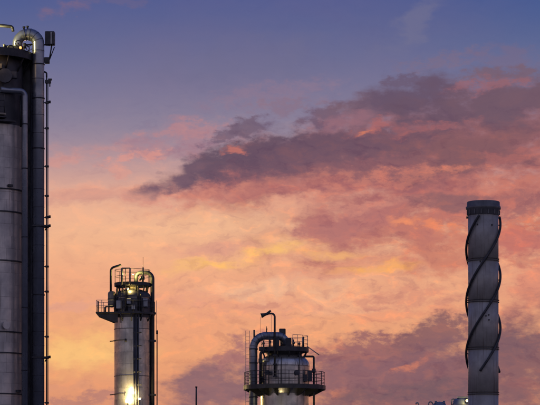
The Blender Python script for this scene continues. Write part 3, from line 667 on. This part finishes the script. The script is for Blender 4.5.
# twin-stile ladder on the far left
ladder(T3, fr.x(247.6), -.4, 0, fr.z(331), .30, .022, M_GREY)
ladder(T3, fr.x(266.5), -R-.05, zd, zt+fr.m(12), .42, .03, M_STEEL)
for px, y0, y1, rr in ((281, 386, 360, .03), (299, 386, 356, .035)):
    t = (px-fr.cx)*fr.k; yy = -math.sqrt(R*R-t*t)-.1
    MB().tube(bend([(t, yy, fr.z(y0)), (t, yy, fr.z(y1)), (t*.8, yy*.7, fr.z(y1-1.5))], .15), rr, 8).build('pipe', M_STEEL, T3)
for px, py, w_, h_ in ((305, 379, .3, .6), (262, 380, .36, .5)):
    t = (px-fr.cx)*fr.k; yy = -math.sqrt(max(R*R-t*t, .01))-.14
    MB().box((t, yy, fr.z(py)), (w_, .24, h_)).build('junction_box', M_DARK, T3)
for px, h_ in ((263.5, 7), (270, 9), (293.5, 8), (299, 6)):
    MB().tube([(fr.x(px), -.9, zt), (fr.x(px), -.9, zt+fr.m(h_))], .05, 8).tube([(fr.x(px), -.9, zt+fr.m(h_*.45)), (fr.x(px), -.9, zt+fr.m(h_*.7))], .11, 10).build('relief_valve', M_STEEL, T3)
# lamp below the platform
small_lamp(269, 424, -R-2.6, 'lamp under the ring platform of the squat tower', 420, .45, M_GLOWY, (1,.8,.38), fr)

# ================================================================== chimney with helical strakes
fr = Frame(483.3, 260); k = fr.k; R = fr.m(15.2)
T4 = thing('chimney', 'tall grey steel chimney wound with dark spiral strakes', 'chimney', fr.base)
fl = [215.5, 260.3, 301.5, 348.8, 393.6]
zz = [fr.z(y) for y in fl]+[0]
for z1, z0 in zip(zz, zz[1:]):
    MB().lathe([(R-.05, z0), (R, z0+.02), (R, z1-.02), (R-.05, z1)], n=64).build('shell_section', M_CHIM, T4)
for y in fl[1:]:
    for d in (-.9, .9): MB().sector(R-.06, R+fr.m(.7), fr.z(y+d)-.035, fr.z(y+d)+.035, 0, 2*PI, 64).build('flange', M_STEEL, T4)
rim = MB().lathe([(R, fr.z(216)), (R+fr.m(.9), fr.z(215.2)), (R+fr.m(.9), fr.z(210.6)), (R+fr.m(2.3), fr.z(209.4)), (R+fr.m(2.3), fr.z(207.2)), (R+fr.m(1.3), fr.z(206.4)), (R+fr.m(1.3), fr.z(202.6)), (R+fr.m(.8), fr.z(202)), (R-fr.m(.4), fr.z(202)), (R-fr.m(.4), fr.z(216))], n=64).build('cap', M_CAP, T4)
for a in range(-180, 180, 24):
    t = R_(a); MB().box(((R+fr.m(1.1))*math.sin(t), -(R+fr.m(1.1))*math.cos(t), fr.z(213)), (.10, .10, fr.m(4.4)), t).build('cap_rib', M_CAP, rim)
ZS0, ZS1 = 217., 372.
for yr in (222., 274., 326.):
    pts = []
    n = 110
    for i in range(n+1):
        y = ZS0+(ZS1-ZS0)*i/n; t = R_(90-(y-yr)*180/78)
        ro = R+fr.m(1.8)
        pts.append((ro*math.sin(t), -ro*math.cos(t), fr.z(y)))
    so = MB().tube(pts, fr.m(1.25), 10).build('strake', M_STEEL, T4)
    lug = MB().box((0, -R-fr.m(.75), 0), (.12, fr.m(2.0), .10)).mesh('strake_lug'); lug.materials.append(M_STEEL)
    for i in range(6, n, 13):
        y = ZS0+(ZS1-ZS0)*i/n; t = R_(90-(y-yr)*180/78); link('strake_lug', lug, so, (0, 0, fr.z(y)), t)
lg = MB().box((0, -R-.03, 0), (.12, .1, .16)).mesh('lifting_lug'); lg.materials.append(M_STEEL)
for px, py in ((476.4, 226), (490.6, 226.5), (484.6, 317), (487.4, 316), (487.6, 321), (479, 262.8)):
    link('lifting_lug', lg, T4, (0, 0, fr.z(py)), math.asin((px-fr.cx)*fr.k/R))
for s_ in (-1, 1):
    MB().box((s_*(R+.08), 0, fr.z(217.5)), (.24, .3, .22)).build('strake_bracket', M_STEEL, T4)

# ================================================================== blue tanks by the chimney foot
fr = Frame(439.5, 285)
A = thing('tank', 'low blue dome-topped tank with curled vent left of the chimney', 'tank', fr.base, 'blue tanks by the chimney')
r = fr.m(7.4); z1 = fr.z(401.6)
MB().lathe([(0,0), (r,0), (r,z1-.9), (r*.96,z1-.55), (r*.8,z1-.22), (r*.5,z1-.05), (0,z1)], n=36).build('body', M_BLUE, A)
for s_ in (-1, 1): MB().box((s_*r*.55, -r*.5, z1-.1), (.3, .3, .34)).build('hatch', M_BLUE, A)
def curl(par, fr, px, py, rad, mat=M_GREY, flip=1, down=9):
    pts = [fr.p(px, py+down, -.3), fr.p(px, py, -.3)]+[(fr.x(px)+flip*rad*(1-math.cos(t)), -.3, fr.z(py)+rad*math.sin(t)) for t in [PI*1.12*i/12 for i in range(1, 13)]]
    return MB().tube(pts, .075, 8).build('curled_vent', mat, par)
curl(A, fr, 428.4, 404, fr.m(2.0), flip=1)
fr = Frame(461.5, 283)
B = thing('tank', 'higher blue flat-topped tank with a yellow lamp touching the chimney', 'tank', fr.base, 'blue tanks by the chimney')
r = fr.m(9.0); z1 = fr.z(397.8)
MB().lathe([(0,0), (r,0), (r,z1-.75), (r*.94,z1-.4), (r*.74,z1-.1), (0,z1)], n=36).build('body', M_BLUE, B)
MB().sector(r-.02, r+.06, z1-.95, z1-.8, 0, 2*PI, 36).build('rim', M_PIPE, B)
MB().box((.2, -.4, z1+.03), (1.5, .7, .2)).build('hatch', M_BLUE, B)
curl(B, fr, 451.4, 401, fr.m(1.9), flip=1)
small_lamp(466, 401.3, -r-.3, 'yellow lamp on the blue tank beside the chimney', 90, fr.m(1.5), M_GLOWY, (1,.75,.25), fr)
fr = Frame(418, 283)
C_ = thing('vent_pipe', 'small hooked vent pipe standing alone left of the blue tanks', 'vent pipe', fr.base)
MB().tube([(0,0,0), fr.p(418.6, 405)]+[(fr.x(418.6)-fr.m(1.4)*(1-math.cos(t)), 0, fr.z(405)+fr.m(2.4)*math.sin(t)) for t in [PI*.9*i/10 for i in range(1, 11)]], .08, 8).build('pipe', M_GREY, C_)
# ================================================================== lone mast
fr = Frame(196.3, 240)
D_ = thing('mast', 'thin dark mast standing alone between the two middle towers', 'mast', fr.base)
MB().tube([(0,0,0), (0,0,fr.z(395)), (0,0,fr.z(387.4))], [.13,.085,.07], 10).build('pole', M_STEEL, D_)
MB().tube([(0,0,fr.z(387.6)), (0,0,fr.z(386.4))], .11, 10).build('finial', M_STEEL, D_)
